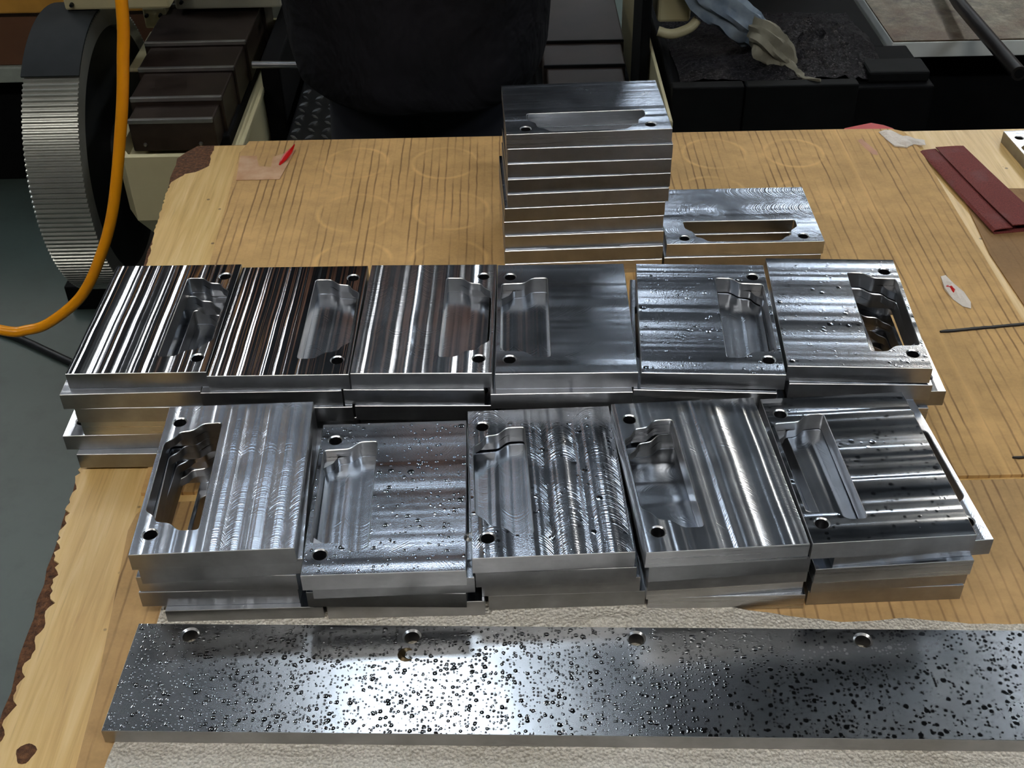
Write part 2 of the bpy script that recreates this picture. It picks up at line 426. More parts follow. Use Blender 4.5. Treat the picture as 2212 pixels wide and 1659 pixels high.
def droplets(t, scale, rmax, pw=2.5):
    v = t.voro(scale); sx = t.n('SeparateColor'); t.link(v['Color'], sx.inputs[0])
    rad = t.math('MULTIPLY', t.math('POWER', sx.outputs[0], pw), rmax)
    return t.math('SMOOTH_MAX', t.math('SUBTRACT', t.math('MULTIPLY', rad, rad), t.math('MULTIPLY', v['Distance'], v['Distance'])), 0.0, 0.008)
def metal_top(name, axis, pitch, slope, seed=0.0, irregular=0.5, arcs=0.0, arc_pitch=0.02, drops=0.0, rough=0.2, base=0.60, grime=0.0, cusp=0.0, speck=0.0):
    """milled steel face: tool paths along one axis (axis = the coordinate across the paths)"""
    t = NT(name); X, Y, Z = t.xyz()
    s_, l_ = (X, Y) if axis == 'x' else (Y, X)
    s_ = t.math('ADD', s_, seed * 0.0137)
    amp = slope * pitch / 6.283
    wob = t.math('MULTIPLY', t.math('SUBTRACT', t.noise(18.0, 2.0), 0.5), 0.0012)
    sw = t.math('ADD', s_, wob)
    h1 = t.math('SINE', t.math('MULTIPLY', sw, 6.283 / pitch))
    if cusp: h1 = t.math('ADD', t.math('MULTIPLY', h1, 1 - cusp), t.math('MULTIPLY', t.math('ABSOLUTE', t.math('SINE', t.math('MULTIPLY', sw, 3.1416 / pitch))), 2.0 * cusp))
    h2 = t.ramp(t.noise1(t.math('MULTIPLY', sw, 1.8 / pitch), 1.5), [(0.34, 0.0), (0.66, 1.0)], 'EASE')
    h = t.math('ADD', t.math('MULTIPLY', h1, amp * (1 - irregular)), t.math('MULTIPLY', h2, amp * 2.4 * irregular))
    # brushed fine streaks along the path
    st = t.noise(1.0, 3.0, 0.6, v=t.mapv(scale=(1400, 30, 1) if axis == 'x' else (30, 1400, 1)))
    h = t.math('ADD', h, t.math('MULTIPLY', st, 0.000012))
    if arcs:
        fu = t.math('SUBTRACT', t.math('FRACT', t.math('DIVIDE', s_, arc_pitch)), 0.5)
        pa = t.math('MULTIPLY', t.math('MULTIPLY', fu, fu), arc_pitch * 1.9)
        ph = t.math('ADD', l_, pa)
        am = t.ramp(t.noise(32.0, 3.0), [(0.42, 0.0), (0.62, 1.0)])
        wv = t.noise1(t.math('MULTIPLY', ph, 1 / 0.0016), 1.0)
        h = t.math('ADD', h, t.math('MULTIPLY', t.math('MULTIPLY', wv, am), 0.00017 * arcs))
    rgh = t.math('ADD', rough * 0.75, t.math('MULTIPLY', t.noise(45.0, 4.0, 0.65), rough * 0.5))
    c = t.ramp(t.noise(60.0, 4.0, 0.65), [(0.3, base * 0.86), (0.7, base)])
    cn = t.n('Mix', data_type='RGBA', blend_type='MULTIPLY'); cn.inputs[0].default_value = 1.0
    t.link(c, cn.inputs[6]); cn.inputs[7].default_value = (0.90, 0.96, 1.06, 1); c = cn.outputs[2]
    if drops:
        dm = t.ramp(t.noise(20.0, 3.0), [(0.40, 0.15), (0.60, 1.0)])
        da = t.math('MULTIPLY', droplets(t, 330.0, .46, 2.0), dm); db = droplets(t, 150.0, .36)
        h = t.math('ADD', h, t.math('ADD', t.math('MULTIPLY', da, 0.0045 * drops), t.math('MULTIPLY', db, 0.010 * drops)))
        wet = t.math('MULTIPLY', t.math('ADD', da, db), 25.0, clamp=True)
        rgh = t.math('MULTIPLY', rgh, t.math('SUBTRACT', 1.0, t.math('MULTIPLY', wet, 0.75)))
    if speck:
        d3 = t.noise(900.0, 2.0); h = t.math('ADD', h, t.math('MULTIPLY', d3, 0.00006 * speck))
    if grime:
        gm = t.ramp(t.noise(30.0, 5.0, 0.7), [(0.56, 0.0), (0.72, 1.0)])
        c = t.mix(t.math('MULTIPLY', gm, grime), c, srgb(110, 84, 52)); rgh = t.math('ADD', rgh, t.math('MULTIPLY', gm, 0.2 * grime))
    t.set(color=c, rough=rgh, metal=1.0); t.bump(h)
    return t.m
def side_mat(name, lo, hi, rough, seed):
    t = NT(name)
    st = t.noise(1.0, 4.0, 0.6, v=t.mapv(scale=(6, 6, 900), loc=(seed, seed, seed)))
    st2 = t.noise(40.0, 4.0, 0.6)
    t.set(color=t.ramp(st2, [(0.3, (lo, lo, lo)), (0.7, (hi, hi, hi * 1.02))]), rough=t.math('ADD', rough, t.math('MULTIPLY', st, 0.18)), metal=1.0)
    t.bump(t.math('MULTIPLY', st, 0.00006)); return t.m
SIDES = [side_mat('steel_side_mid', .34, .46, .22, 0.0), side_mat('steel_side_dark', .24, .34, .26, 3.0), side_mat('steel_side_light', .44, .56, .20, 7.0), side_mat('steel_side_satin', .30, .42, .34, 11.0)]
M_side = SIDES[0]; rside = random.Random(21)
t = NT('steel_chamfer'); t.set(color=t.ramp(t.noise(90.0, 2.0), [(0.3, 0.60), (0.7, 0.72)]), rough=0.3, metal=1.0); M_cham = t.m

M_bore = plain('bore_shaded_steel', (.10, .10, .105), .45, 1.0)  # shade inside the holes put into the wall colour
TOPM = {
    'R1': metal_top('milled_stripes_fine', 'x', .0170, .13, 1.0, .75, rough=.13),
    'R2': metal_top('milled_stripes_dense', 'x', .0150, .16, 4.0, .75, rough=.13),
    'R3': metal_top('milled_stripes_wide', 'x', .0220, .36, 2.5, .2, arcs=.6, arc_pitch=.022, rough=.22),
    'R4': metal_top('milled_soft', 'y', .0480, .055, 3.0, .5, arcs=.45, arc_pitch=.046, rough=.24, base=.52),
    'R5': metal_top('milled_oily_bands', 'y', .0400, .10, 6.0, .5, drops=.22, rough=.2, speck=1.0, base=.48),
    'R6': metal_top('milled_oily_grimy', 'y', .0440, .09, 8.0, .5, drops=.18, rough=.22, speck=1.0, grime=.55, base=.48),
    'F1': metal_top('milled_stripes_pale', 'x', .0125, .12, 5.0, .22, arcs=.5, arc_pitch=.0125, rough=.24, base=.66),
    'F2': metal_top('milled_droplets', 'y', .0420, .032, 2.0, .6, drops=.8, arcs=.2, arc_pitch=.04, rough=.19, speck=.5, base=.46),
    'F3': metal_top('milled_chatter', 'x', .0250, .14, 7.0, .45, arcs=1.2, arc_pitch=.024, rough=.2, speck=.8, drops=.15, base=.52),
    'F4': metal_top('milled_deep_grooves', 'x', .0260, .15, 3.6, .5, arcs=.35, arc_pitch=.026, rough=.2, cusp=.5, base=.62),
    'F5': metal_top('milled_glossy_waves', 'y', .0340, .13, 9.0, .4, drops=.06, rough=.15, base=.62, grime=.2),
    'T': metal_top('milled_tall_top', 'x', .0330, .075, 1.7, .5, arcs=.4, arc_pitch=.03, rough=.25),
    'B': metal_top('milled_arcs', 'x', .0360, .06, 5.5, .4, arcs=1.3, arc_pitch=.034, rough=.22, base=.42),
}
M_gen = metal_top('milled_plain', 'x', .02, .08, 0.5, .5, arcs=.3, rough=.2)
M_gen2 = metal_top('milled_plain_cross', 'y', .03, .07, 0.9, .5, arcs=.3, rough=.22)
ORD = ['', 'first', 'second', 'third', 'fourth', 'fifth', 'sixth', 'seventh', 'eighth', 'ninth', 'tenth']
def put_plate(pose, top_mat, label, group, base=0.0, flip=False):
    """pose: x, y, z of the top face, yaw, tilt about x, tilt about y (degrees)"""
    x, y, z, yaw = pose[:4]; rx, ry = (pose[4], pose[5]) if len(pose) > 4 else (0, 0)
    o = bpy.data.objects.new('steel_plate', ME_PLATE); col.objects.link(o)
    Rm = Matrix.Rotation(R(yaw), 3, 'Z') @ Matrix.Rotation(R(ry), 3, 'Y') @ Matrix.Rotation(R(rx), 3, 'X')
    c_ = Vector((x, y, z)) - Rm @ Vector((0, 0, T / 2))
    Rl = Matrix.Rotation(R(base), 3, 'Z')
    if flip: Rl = Rl @ Matrix.Rotation(math.pi, 3, 'Y')
    M = (Rm @ Rl).to_4x4(); M.translation = c_; o.matrix_world = M
    for i, mm in enumerate((top_mat, rside.choice(SIDES), M_cham, M_bore)):
        o.material_slots[i].link = 'OBJECT'; o.material_slots[i].material = mm
    return tag(o, label, 'metal plate', group)
for i in range(4): ME_PLATE.materials.append(None)

rnd = random.Random(11)
RT = {  # top plates of the far row: pose, base turn, flip
    'R1': ((-.2651, .7372, 6 * T, -.55), 180, False), 'R2': ((-.1637, .7312, 6 * T, -.77), 180, False), 'R3': ((-.0619, .7306, 6 * T - .0004, -1.6), 180, False),
    'R4': ((.0395, .7268, 6 * T, -.85), 180, True), 'R5': ((.1453, .722, 6 * T + .0004, -3.84, 0, -.4), 0, True), 'R6': ((.2486, .7262, 6 * T + .0003, -3.99, 0, -.3), 0, True)}
RU = {  # plates below, level -> pose
    'R1': {5: (-.272, .7314, .53), 4: (-.2637, .7311, -.4), 3: (-.2629, .7328, -.6), 2: (-.2798, .733, .2), 1: (-.2704, .7267, -.6)},
    'R2': {5: (-.1705, .7294, -.4), 4: (-.1637, .7274, -.5), 3: (-.162, .731, .3), 2: (-.166, .729, -.7), 1: (-.1645, .732, .4)},
    'R3': {5: (-.0675, .7284, -1.9), 4: (-.0609, .7267, -1.5), 3: (-.0595, .73, -.6), 2: (-.0615, .728, -1.2), 1: (-.060, .731, .2)},
    'R4': {5: (.0352, .7211, -.38), 4: (.0425, .729, -1.0), 3: (.043, .728, .4), 2: (.0415, .731, -.8), 1: (.043, .729, .3)},
    'R5': {5: (.1405, .7195, -4.2), 4: (.1475, .727, -2.5), 3: (.1465, .729, -1.5), 2: (.146, .728, -2.0), 1: (.1465, .73, -1.0)},
    'R6': {5: (.2495, .7240, -2.9), 4: (.2622, .7319, -1.0), 3: (.2525, .730, -1.8), 2: (.2515, .731, -1.2), 1: (.252, .732, -.6)}}
RLAB = {
    'R1': 'steel plate with sharp glossy stripes topping the far-row stack at the chipped bench edge',
    'R2': 'steel plate with dense dark stripes topping the second far-row stack from chipped bench edge',
    'R3': 'steel plate with wide glossy stripes topping the third far-row stack from chipped bench edge',
    'R4': 'smooth satin steel plate topping the fourth far-row stack from chipped bench edge',
    'R5': 'oily banded steel plate topping the fifth far-row stack from chipped bench edge',
    'R6': 'oily steel plate with brown stains topping the far-row stack beside the bare cardboard'}
FLAB = {
    'F1': 'pale striped steel plate topping the near-row stack beside the bare wooden bench strip',
    'F2': 'steel plate sprinkled with oil droplets topping the second near-row stack from chipped bench edge',
    'F3': 'steel plate with curved chatter marks topping the third near-row stack from chipped bench edge',
    'F4': 'deeply grooved steel plate topping the fourth near-row stack from chipped bench edge',
    'F5': 'glossy steel plate with crosswise waves topping the near-row stack at bare cardboard end'}
def under_label(row, k, lev, top):
    d = top - lev
    pos = 'bottom' if lev == 1 else ORD[d + 1] + ' from top'
    return f'steel plate, {pos} in the {ORD[k]} {row} stack from chipped bench edge'
UB = {('R1', 5): 180, ('R1', 4): 180, ('R1', 3): 0, ('R1', 2): 0, ('R2', 5): 0, ('R3', 5): 0, ('R4', 5): 180, ('R5', 5): 0,
      **{('R6', i): 180 for i in range(1, 6)}, **{('F1', i): 0 for i in range(1, 5)}, ('F2', 3): 180, ('F3', 3): 180, ('F4', 4): 0, ('F4', 3): 180, ('F5', 4): 180}
for k, nm in enumerate(RT, 1):
    pose, base, flip = RT[nm]
    put_plate(pose, TOPM[nm], RLAB[nm], 'machined plates of the far row', base, flip)
    for lev, (x, y, yaw) in RU[nm].items():
        put_plate((x, y, lev * T, yaw), rnd.choice((M_gen, M_gen2)), under_label('far-row', k, lev, 6), 'machined plates of the far row', UB.get((nm, lev), rnd.choice((0, 180))), False)
FO = 0.003
FT = {'F1': ((-.1865, .5737, 5 * T + .0007 + FO * 0, 2.15, 0, .4), 0, False), 'F2': ((-.0812, .5635, 4 * T + FO, .86), 180, True), 'F3': ((.0208, .5745, 4 * T + FO + .0009, 2.16, 0, .5), 0, False),
      'F4': ((.1231, .567, 5 * T + .0012, 4.02, 0, 1.4), 0, False), 'F5': ((.2256, .5708, 5 * T + .0011, 2.55, -.9, -.2), 180, True)}
FU = {
    'F1': {4: (-.1855, .5765, 3.6), 3: (-.1861, .579, -.6), 2: (-.1881, .5791, .3), 1: (-.1734, .5753, .44)},
    'F2': {3: (-.0775, .569, 1.6), 2: (-.0788, .5715, -2.0), 1: (-.0704, .5747, .25)},
    'F3': {3: (.0235, .5754, 1.17), 2: (.0271, .5796, .96), 1: (.031, .5799, 1.0)},
    'F4': {4: (.1265, .5693, 3.5), 3: (.1282, .5736, 3.0), 2: (.1286, .5784, 2.8), 1: (.1336, .5774, .06)},
    'F5': {4: (.2407, .580, 4.6), 3: (.2320, .5768, 3.0), 2: (.2330, .581, 3.0), 1: (.2345, .5816, 1.34)}}
for k, nm in enumerate(FT, 1):
    pose, base, flip = FT[nm]; nl = {'F2': 4, 'F3': 4}.get(nm, 5); dz = FO if nm in ('F2', 'F3') else 0.0
    put_plate(pose, TOPM[nm], FLAB[nm], 'machined plates of the near row', base, flip)
    for lev, (x, y, yaw) in FU[nm].items():
        put_plate((x, y, lev * T + dz, yaw), rnd.choice((M_gen, M_gen2)), under_label('near-row', k, lev, nl), 'machined plates of the near row',
                  UB.get((nm, lev), rnd.choice((0, 180))))
# tall stack: front-left corner of each plate from top to bottom
TF = [(-.0006, .9194, 2.08), (.0004, .9190, 1.2), (.0000, .9170, 1.6), (.0000, .9140, 2.5), (-.0006, .9118, 2.6), (-.0033, .9108, 2.6), (-.0040, .9105, 2.4), (-.0035, .9085, 1.6), (-.0038, .9050, 1.5), (-.0040, .9043, 1.4)]
for i, (x, y, yaw) in enumerate(TF):
    lev = 10 - i; a = R(yaw); cx = x + math.cos(a) * L / 2 - math.sin(a) * S / 2; cy = y + math.sin(a) * L / 2 + math.cos(a) * S / 2
    lab = 'steel plate topping the tall stack of ten' if i == 0 else ('bottom steel plate of the tall stack of ten' if i == 9 else f'steel plate, {ORD[i + 1]} from top in the tall stack of ten')
    put_plate((cx, cy, lev * T, yaw), TOPM['T'] if i == 0 else M_gen, lab, 'machined plates of the tall stack', 90 if i % 3 != 1 else -90)
put_plate((.2125, .9612, 2 * T, -.11), TOPM['B'], 'steel plate with fine arc marks topping the low pair beside the tall stack', 'machined plates of the low pair', 90)
put_plate((.2105, .9600, T, .3), M_gen, 'bottom steel plate of the low pair beside the tall stack', 'machined plates of the low pair', 90)
put_plate((.5835, 1.085, T - CARD, 3.0), M_gen2, 'steel plate lying alone on bare wood beyond the folded sandpaper', 'single machined plates', 0)

# ================================================================== FOAM SHEET, BAR
t = NT('packing_foam')
v1 = t.voro(420.0)['Distance']; n1 = t.noise(14.0, 5.0, 0.6); n2 = t.noise(700.0, 3.0)
c = t.ramp(n1, [(0.3, srgb(206, 198, 182)), (0.7, srgb(236, 230, 218))])
c = t.mix(t.math('MULTIPLY', t.ramp(n2, [(0.4, 0.0), (0.7, 1.0)]), 0.5), c, srgb(140, 128, 106))
t.set(color=c, rough=0.16, spec=0.8, sss=0.0)
t.bump(t.math('ADD', t.math('MULTIPLY', v1, 0.0016), t.math('MULTIPLY', n2, 0.0009)))
M_foam = t.m
def foam_back(x):
    pts_ = [(-.24, .525), (-.19, .535), (.06, .532), (.085, .520), (.115, .513), (.15, .503), (.185, .496), (.25, .492), (.32, .488), (.45, .486), (.7, .484)]
    for (a0, b0), (a1, b1) in zip(pts_, pts_[1:]):
        if a0 <= x <= a1: return b0 + (b1 - b0) * (x - a0) / (a1 - a0)
    return pts_[-1][1]
mb = MB(); nx, ny2 = 150, 60; grid = []
for i in range(nx + 1):
    x = -.236 + i / nx * .93
    yb = foam_back(max(x, -.2399)) + .0016 * mnoise.noise((x * 60, 0, 0)) + (.004 * mnoise.noise((x * 22, 4, 0)) if x > .09 else 0)
    for j in range(ny2 + 1):
        v_ = j / ny2; y = .22 + (yb - .22) * v_
        xx = x + (.003 * mnoise.noise((0, y * 40, 2)) - (y - .4) * -.10 if i == 0 else 0)
        z = FO + .0005 * mnoise.noise((x * 50, y * 50, 0))
        if v_ > .95: z += .0006 * max(0, mnoise.noise((x * 40, 3, 1)))
        z += .0065 * math.exp(-((x - .062) / .028) ** 2 - ((y - .4985) / .006) ** 2)
        under_bar = y < .49
        if under_bar: z = min(z, FO)
        if y > .499 and x < .08: z = min(z, FO)
        grid.append((xx, y, max(z, .001)))
N1 = ny2 + 1
fs = [(i * N1 + j, (i + 1) * N1 + j, (i + 1) * N1 + j + 1, i * N1 + j + 1) for i in range(nx) for j in range(ny2)]
o_ = len(grid); low = [(p[0], p[1], 0.0002) for p in grid]
fs += [tuple(reversed([a + o_ for a in f])) for f in fs]
bd = [i * N1 for i in range(nx + 1)] + [nx * N1 + j for j in range(1, N1)] + [i * N1 + ny2 for i in range(nx - 1, -1, -1)] + [j for j in range(ny2 - 1, 0, -1)]
fs += [(bd[i], bd[i - 1], bd[i - 1] + o_, bd[i] + o_) for i in range(len(bd))]
mb.add(grid + low, fs)
o = mb.build('foam_sheet', M_foam, smooth=True, angle=60)
tag(o, 'thin off-white packing foam sheet with bubbly texture under the long bar', 'foam sheet')

t = NT('oily_bar_top')
X, Y, Z = t.xyz()
n3 = t.noise(16.0, 4.0, .6)
dens = t.ramp(t.math('ADD', t.math('MULTIPLY', X, -2.5), t.math('MULTIPLY', n3, .5)), [(0.28, .0), (0.72, 1.0)])
few = t.ramp(t.noise(40.0, 2.0), [(0.62, 0.0), (0.70, 1.0)])
q1 = droplets(t, 480.0, .52, 1.0); q2 = droplets(t, 270.0, .52, 1.2); q3 = droplets(t, 50.0, .16)
h = t.math('ADD', t.math('MULTIPLY', q1, 0.0014), t.math('MULTIPLY', q2, 0.0019))
h = t.math('MULTIPLY', h, t.math('MAXIMUM', dens, t.math('MULTIPLY', few, .07)))
h = t.math('ADD', h, t.math('MULTIPLY', q3, 0.012))
h = t.math('ADD', h, t.math('MULTIPLY', t.noise(45.0, 2.0), 0.00012))
c = t.ramp(t.noise(30.0, 4.0), [(0.3, (0.31, 0.32, 0.33)), (0.7, (0.38, 0.39, 0.40))])
wet = t.math('MULTIPLY', t.math('MULTIPLY', t.math('ADD', t.math('ADD', q1, q2), q3), 25.0), t.math('ADD', dens, .3), clamp=True)
rr_ = t.math('ADD', 0.19, t.math('MULTIPLY', t.noise(14.0, 4.0), 0.12))
t.set(color=c, rough=t.math('MULTIPLY', rr_, t.math('SUBTRACT', 1.0, t.math('MULTIPLY', wet, 0.8))), metal=1.0)
t.bump(h); M_bar = t.m
BL_ = .86; BW = .0795; BT = .0108
byaw = math.atan2(.474 - .494, .311 + .237)
bholes = [(-BL_ / 2 + .0345 + .138 * i, BW / 2 - .0088) for i in range(6)]
me = plate_mesh('steel_bar', BL_, BW, BT, None, bholes, .0047, .0012)
for mm in (M_bar, M_side, M_cham, M_bore): me.materials.append(mm)
o = bpy.data.objects.new('steel_bar', me); col.objects.link(o)
ux = Vector((math.cos(byaw), math.sin(byaw), 0)); uy = Vector((-ux.y, ux.x, 0))
o.location = Vector((-.237, .494, 0)) + ux * BL_ / 2 - uy * BW / 2 + Vector((0, 0, FO + BT / 2)); o.rotation_euler.z = byaw
tag(o, 'long flat steel bar wet with oil droplets lying on the foam sheet', 'metal bar')
ZB = FO + BT
# swarf chips lying on the bar and plates
M_swarf = plain('swarf_brown', srgb(92, 78, 56), .35, .8)
M_bright = plain('swarf_bright', (.6, .6, .58), .25, 1.0)
def chip(x, y, z, r, a0, a1, wd, mat, label):
    mb = MB(); n = 10; rings = []
    for i in range(n + 1):
        a = a0 + (a1 - a0) * i / n; k = wd * (0.25 + math.sin(math.pi * i / n))
        p = Vector((x + r * math.cos(a), y + r * math.sin(a), z)); d = Vector((math.cos(a), math.sin(a), 0))
        lift = .0006 + .0012 * math.sin(math.pi * i / n)
        rings.append([tuple(p - d * k), tuple(p + Vector((0, 0, lift))), tuple(p + d * k), tuple(p + Vector((0, 0, -.0002)))])
    mb.loft(rings); o = mb.build('metal_chip', mat, smooth=True); return tag(o, label, 'metal chip', 'loose swarf chips')
chip(-.0665, .465, ZB, .0042, R(60), R(300), .0018, M_swarf, 'brown crescent metal chip lying on the oily bar')
chip(-.0275, .5215, 4 * T + FO + .0004, .0030, R(80), R(330), .0013, M_bright, 'bright curled chip in the gap between droplet plate and chatter plate')
chip(.145, .430, ZB, .0035, R(20), R(80), .0006, M_bright, 'thin bright sliver lying on the dark end of the oily bar')

# ================================================================== SCRAPS ON THE CARDBOARD
def thin_sheet(name, pts, mat, z=0.0004, th=0.0004, bend=None, parent=None):
    mb = MB(); n = len(pts); f = bend or (lambda x, y: 0.0)
    top = [(x, y, z + th + f(x, y)) for x, y in pts]; bot = [(x, y, z + f(x, y)) for x, y in pts]
    mb.add(bot + top, [list(range(n))[::-1], [n + i for i in range(n)]] + [(i, (i + 1) % n, n + (i + 1) % n, n + i) for i in range(n)])
    return mb.build(name, mat, parent)
t = NT('tape_film'); t.set(color=t.ramp(t.noise(60.0, 4.0), [(.3, srgb(196, 150, 112)), (.7, srgb(222, 184, 150))]), rough=.22, spec=.6); M_tape = t.m
M_paper = plain('white_paper', srgb(226, 216, 204), .7, var=.06, scale=90, bump=.001)
M_redp = plain('red_film', srgb(206, 22, 20), .35)
ts = thing('tape_scrap', 'torn translucent tape scrap with red strip near the far bench corner', 'scrap', (-.26, 1.12, 0))
o = thin_sheet('tape', [(-.281, 1.097), (-.286, 1.151), (-.268, 1.150), (-.262, 1.127), (-.249, 1.124), (-.250, 1.147), (-.228, 1.163), (-.236, 1.097)], M_tape, parent=ts)
o.matrix_parent_inverse = Matrix.Translation((.26, -1.12, 0))
mb = MB(); rings = []
for i in range(9):
    u = i / 8; wd = .0035 * math.sin(math.pi * min(1, u * .9 + .08)); p = Vector((-.2405 + .0125 * u, 1.128 + .034 * u, .001 + .006 * u))
    rings.append([tuple(p + Vector((-wd, .001, 0))), tuple(p + Vector((0, 0, .0012))), tuple(p + Vector((wd, -.001, 0))), tuple(p - Vector((0, 0, .0004)))])
mb.loft(rings); o = mb.build('red_strip', M_redp, ts, smooth=True); o.matrix_parent_inverse = Matrix.Translation((.26, -1.12, 0))
def crumple(name, pts, z, amp, mat, label, parent=None, seed=0):
    mb = MB(); cx = sum(p[0] for p in pts) / len(pts); cy = sum(p[1] for p in pts) / len(pts); n = len(pts); rg = []
    for s_ in (1.0, .66, .33):
        rg.append([(cx + (x - cx) * s_, cy + (y - cy) * s_, z + (1 - s_) * amp + amp * .9 * abs(mnoise.noise((x * 90 + seed, y * 90, s_ * 3)))) for x, y in pts])
    vs = [p for r_ in rg for p in r_] + [(cx, cy, z + amp)]
    fs = [(j * n + i, j * n + (i + 1) % n, (j + 1) * n + (i + 1) % n, (j + 1) * n + i) for j in range(2) for i in range(n)] + [(2 * n + i, 2 * n + (i + 1) % n, 3 * n) for i in range(n)]
    o_ = len(vs); vs += [(p[0], p[1], z) for p in rg[0]]
    fs += [(i, (i + 1) % n, o_ + (i + 1) % n, o_ + i) for i in range(n)] + [[o_ + i for i in range(n)][::-1]]
    mb.add(vs, fs); o = mb.build(name, mat, parent); return o
o = crumple('paper_scrap', [(.404, 1.176), (.412, 1.182), (.418, 1.165), (.428, 1.158), (.436, 1.160), (.447, 1.153), (.446, 1.144), (.434, 1.146), (.424, 1.138), (.412, 1.142), (.408, 1.158)], .0003, .005, M_paper, '')
tag(o, 'crumpled white paper scrap at the far corner of the cardboard', 'scrap')
ps = thing('paper_scrap', 'twisted white paper scrap with a red spot lying on bare cardboard', 'scrap', (.391, .862, 0))
o = crumple('paper', [(.386, .889), (.391, .891), (.394, .876), (.399, .864), (.400, .848), (.397, .838), (.391, .842), (.386, .853), (.383, .868)], .0003, .0045, M_paper, '', ps, 4)
o.matrix_parent_inverse = Matrix.Translation((-.391, -.862, 0))
o = crumple('red_spot', [(.3845, .870), (.388, .872), (.391, .866), (.392, .858), (.388, .860)], .0028, .0022, M_redp, '', ps, 9)
o.matrix_parent_inverse = Matrix.Translation((-.391, -.862, 0))
o = crumple('tape_smear', [(.377, 1.158), (.382, 1.162), (.386, 1.15), (.391, 1.132), (.390, 1.124), (.385, 1.126), (.380, 1.142)], .0001, .0003, plain('faded_tape', srgb(186, 134, 100), .5), '')
tag(o, 'faded pinkish tape smear stuck on cardboard beside crumpled white paper', 'scrap')
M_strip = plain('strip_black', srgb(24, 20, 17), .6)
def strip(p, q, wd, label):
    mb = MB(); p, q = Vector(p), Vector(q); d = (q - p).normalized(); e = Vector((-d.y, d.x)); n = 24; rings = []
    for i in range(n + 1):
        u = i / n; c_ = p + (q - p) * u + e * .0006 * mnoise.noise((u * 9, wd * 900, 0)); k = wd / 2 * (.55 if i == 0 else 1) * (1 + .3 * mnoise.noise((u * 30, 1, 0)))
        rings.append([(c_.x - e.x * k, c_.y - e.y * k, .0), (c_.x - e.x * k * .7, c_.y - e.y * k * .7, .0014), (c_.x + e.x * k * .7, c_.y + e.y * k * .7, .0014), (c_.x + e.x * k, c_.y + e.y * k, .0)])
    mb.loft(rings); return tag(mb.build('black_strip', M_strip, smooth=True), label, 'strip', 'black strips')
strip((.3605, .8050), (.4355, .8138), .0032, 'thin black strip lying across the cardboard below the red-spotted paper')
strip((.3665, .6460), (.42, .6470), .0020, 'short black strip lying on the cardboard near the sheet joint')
# folded sandpaper
t = NT('sandpaper_grit'); n = t.noise(900.0, 3.0); n2 = t.noise(28.0, 4.0)
c = t.ramp(n, [(.3, srgb(92, 34, 30)), (.7, srgb(132, 56, 48))]); c = t.mix(t.ramp(n2, [(.55, 0.0), (.75, .5)]), c, srgb(120, 86, 84))
t.set(color=c, rough=.8); t.bump(t.math('MULTIPLY', n, .0006)); M_sand = t.m
prof = [(.017, .0048), (.008, .0046), (.002, .0042), (.0, .0026), (.002, .0008), (.01, .0004), (.026, .0004), (.045, .0006), (.049, .003), (.0475, .0056), (.040, .0062), (.028, .0064), (.0165, .0066)]
mb = MB(); rings = []
p0 = Vector((.436, 1.130, -CARD + .0003)); dv = Vector((.457 - .436, .963 - 1.130, 0)); ln = dv.length; dv.normalize(); pv = Vector((-dv.y, dv.x, 0))
th = .0007
def thick(profile):
    out = [];
    for i, (a, b) in enumerate(profile):
        q0 = Vector(profile[max(i - 1, 0)]); q1 = Vector(profile[min(i + 1, len(profile) - 1)]); d = (q1 - q0).normalized(); nn = Vector((-d.y, d.x))
        out.append((a + nn.x * th, b + nn.y * th))
    return profile + out[::-1]
pf = thick(prof)
for j in range(13):
    u = j / 12; q = p0 + dv * ln * u; sc_ = 1.0 + .12 * u; lift = 1.0 + .5 * u ** 3
    rings.append([tuple(q + pv * (a * sc_ + .0) + Vector((0, 0, max(b * lift, .0001) + (.0015 if 0 else 0)))) + () for a, b in pf])
mb.loft(rings, True)
o = mb.build('folded_sandpaper', M_sand, smooth=True, angle=35)
tag(o, 'folded strip of maroon sandpaper lying beside the cardboard', 'sandpaper')

# ================================================================== YELLOW HOSE
M_hose = plain('hose_rubber', srgb(236, 152, 12), .32, var=.08, scale=12)
hp = [(-.33, 1.18, 1.2), (-.345, 1.17, .7), (-.362, 1.155, .32), (-.375, 1.15, .172), (-.387, 1.15, .11), (-.403, 1.15, .045), (-.435, 1.15, -.059), (-.465, 1.15, -.124), (-.498, 1.15, -.174), (-.542, 1.15, -.209), (-.572, 1.15, -.220), (-.605, 1.15, -.219), (-.70, 1.15, -.18), (-.85, 1.17, -.05), (-1.0, 1.2, .2), (-1.15, 1.25, .8), (-1.2, 1.3, CEIL)]
hp = [(-.30, 1.2, CEIL), (-.315, 1.19, 1.8)] + hp
o = MB().tube(spline(hp, 12), .0062, 14).build('air_hose', M_hose, smooth=True)
tag(o, 'yellow air hose hanging in a loop beside the chipped bench edge', 'hose')
M_blk = plain('black_rubber', srgb(22, 23, 24), .5)
cp = [(-1.5, 2.22, FLOOR + .008), (-1.25, 2.12, FLOOR + .008), (-1.074, 2.035, FLOOR + .008), (-1.003, 1.995, FLOOR + .008), (-.902, 1.928, FLOOR + .008), (-.78, 1.85, FLOOR + .008), (-.6, 1.8, FLOOR + .008)]
o = MB().tube(spline(cp, 8), .008, 10).build('floor_cable', M_blk, smooth=True)
tag(o, 'black cable running across the green floor below the yellow hose', 'cable')

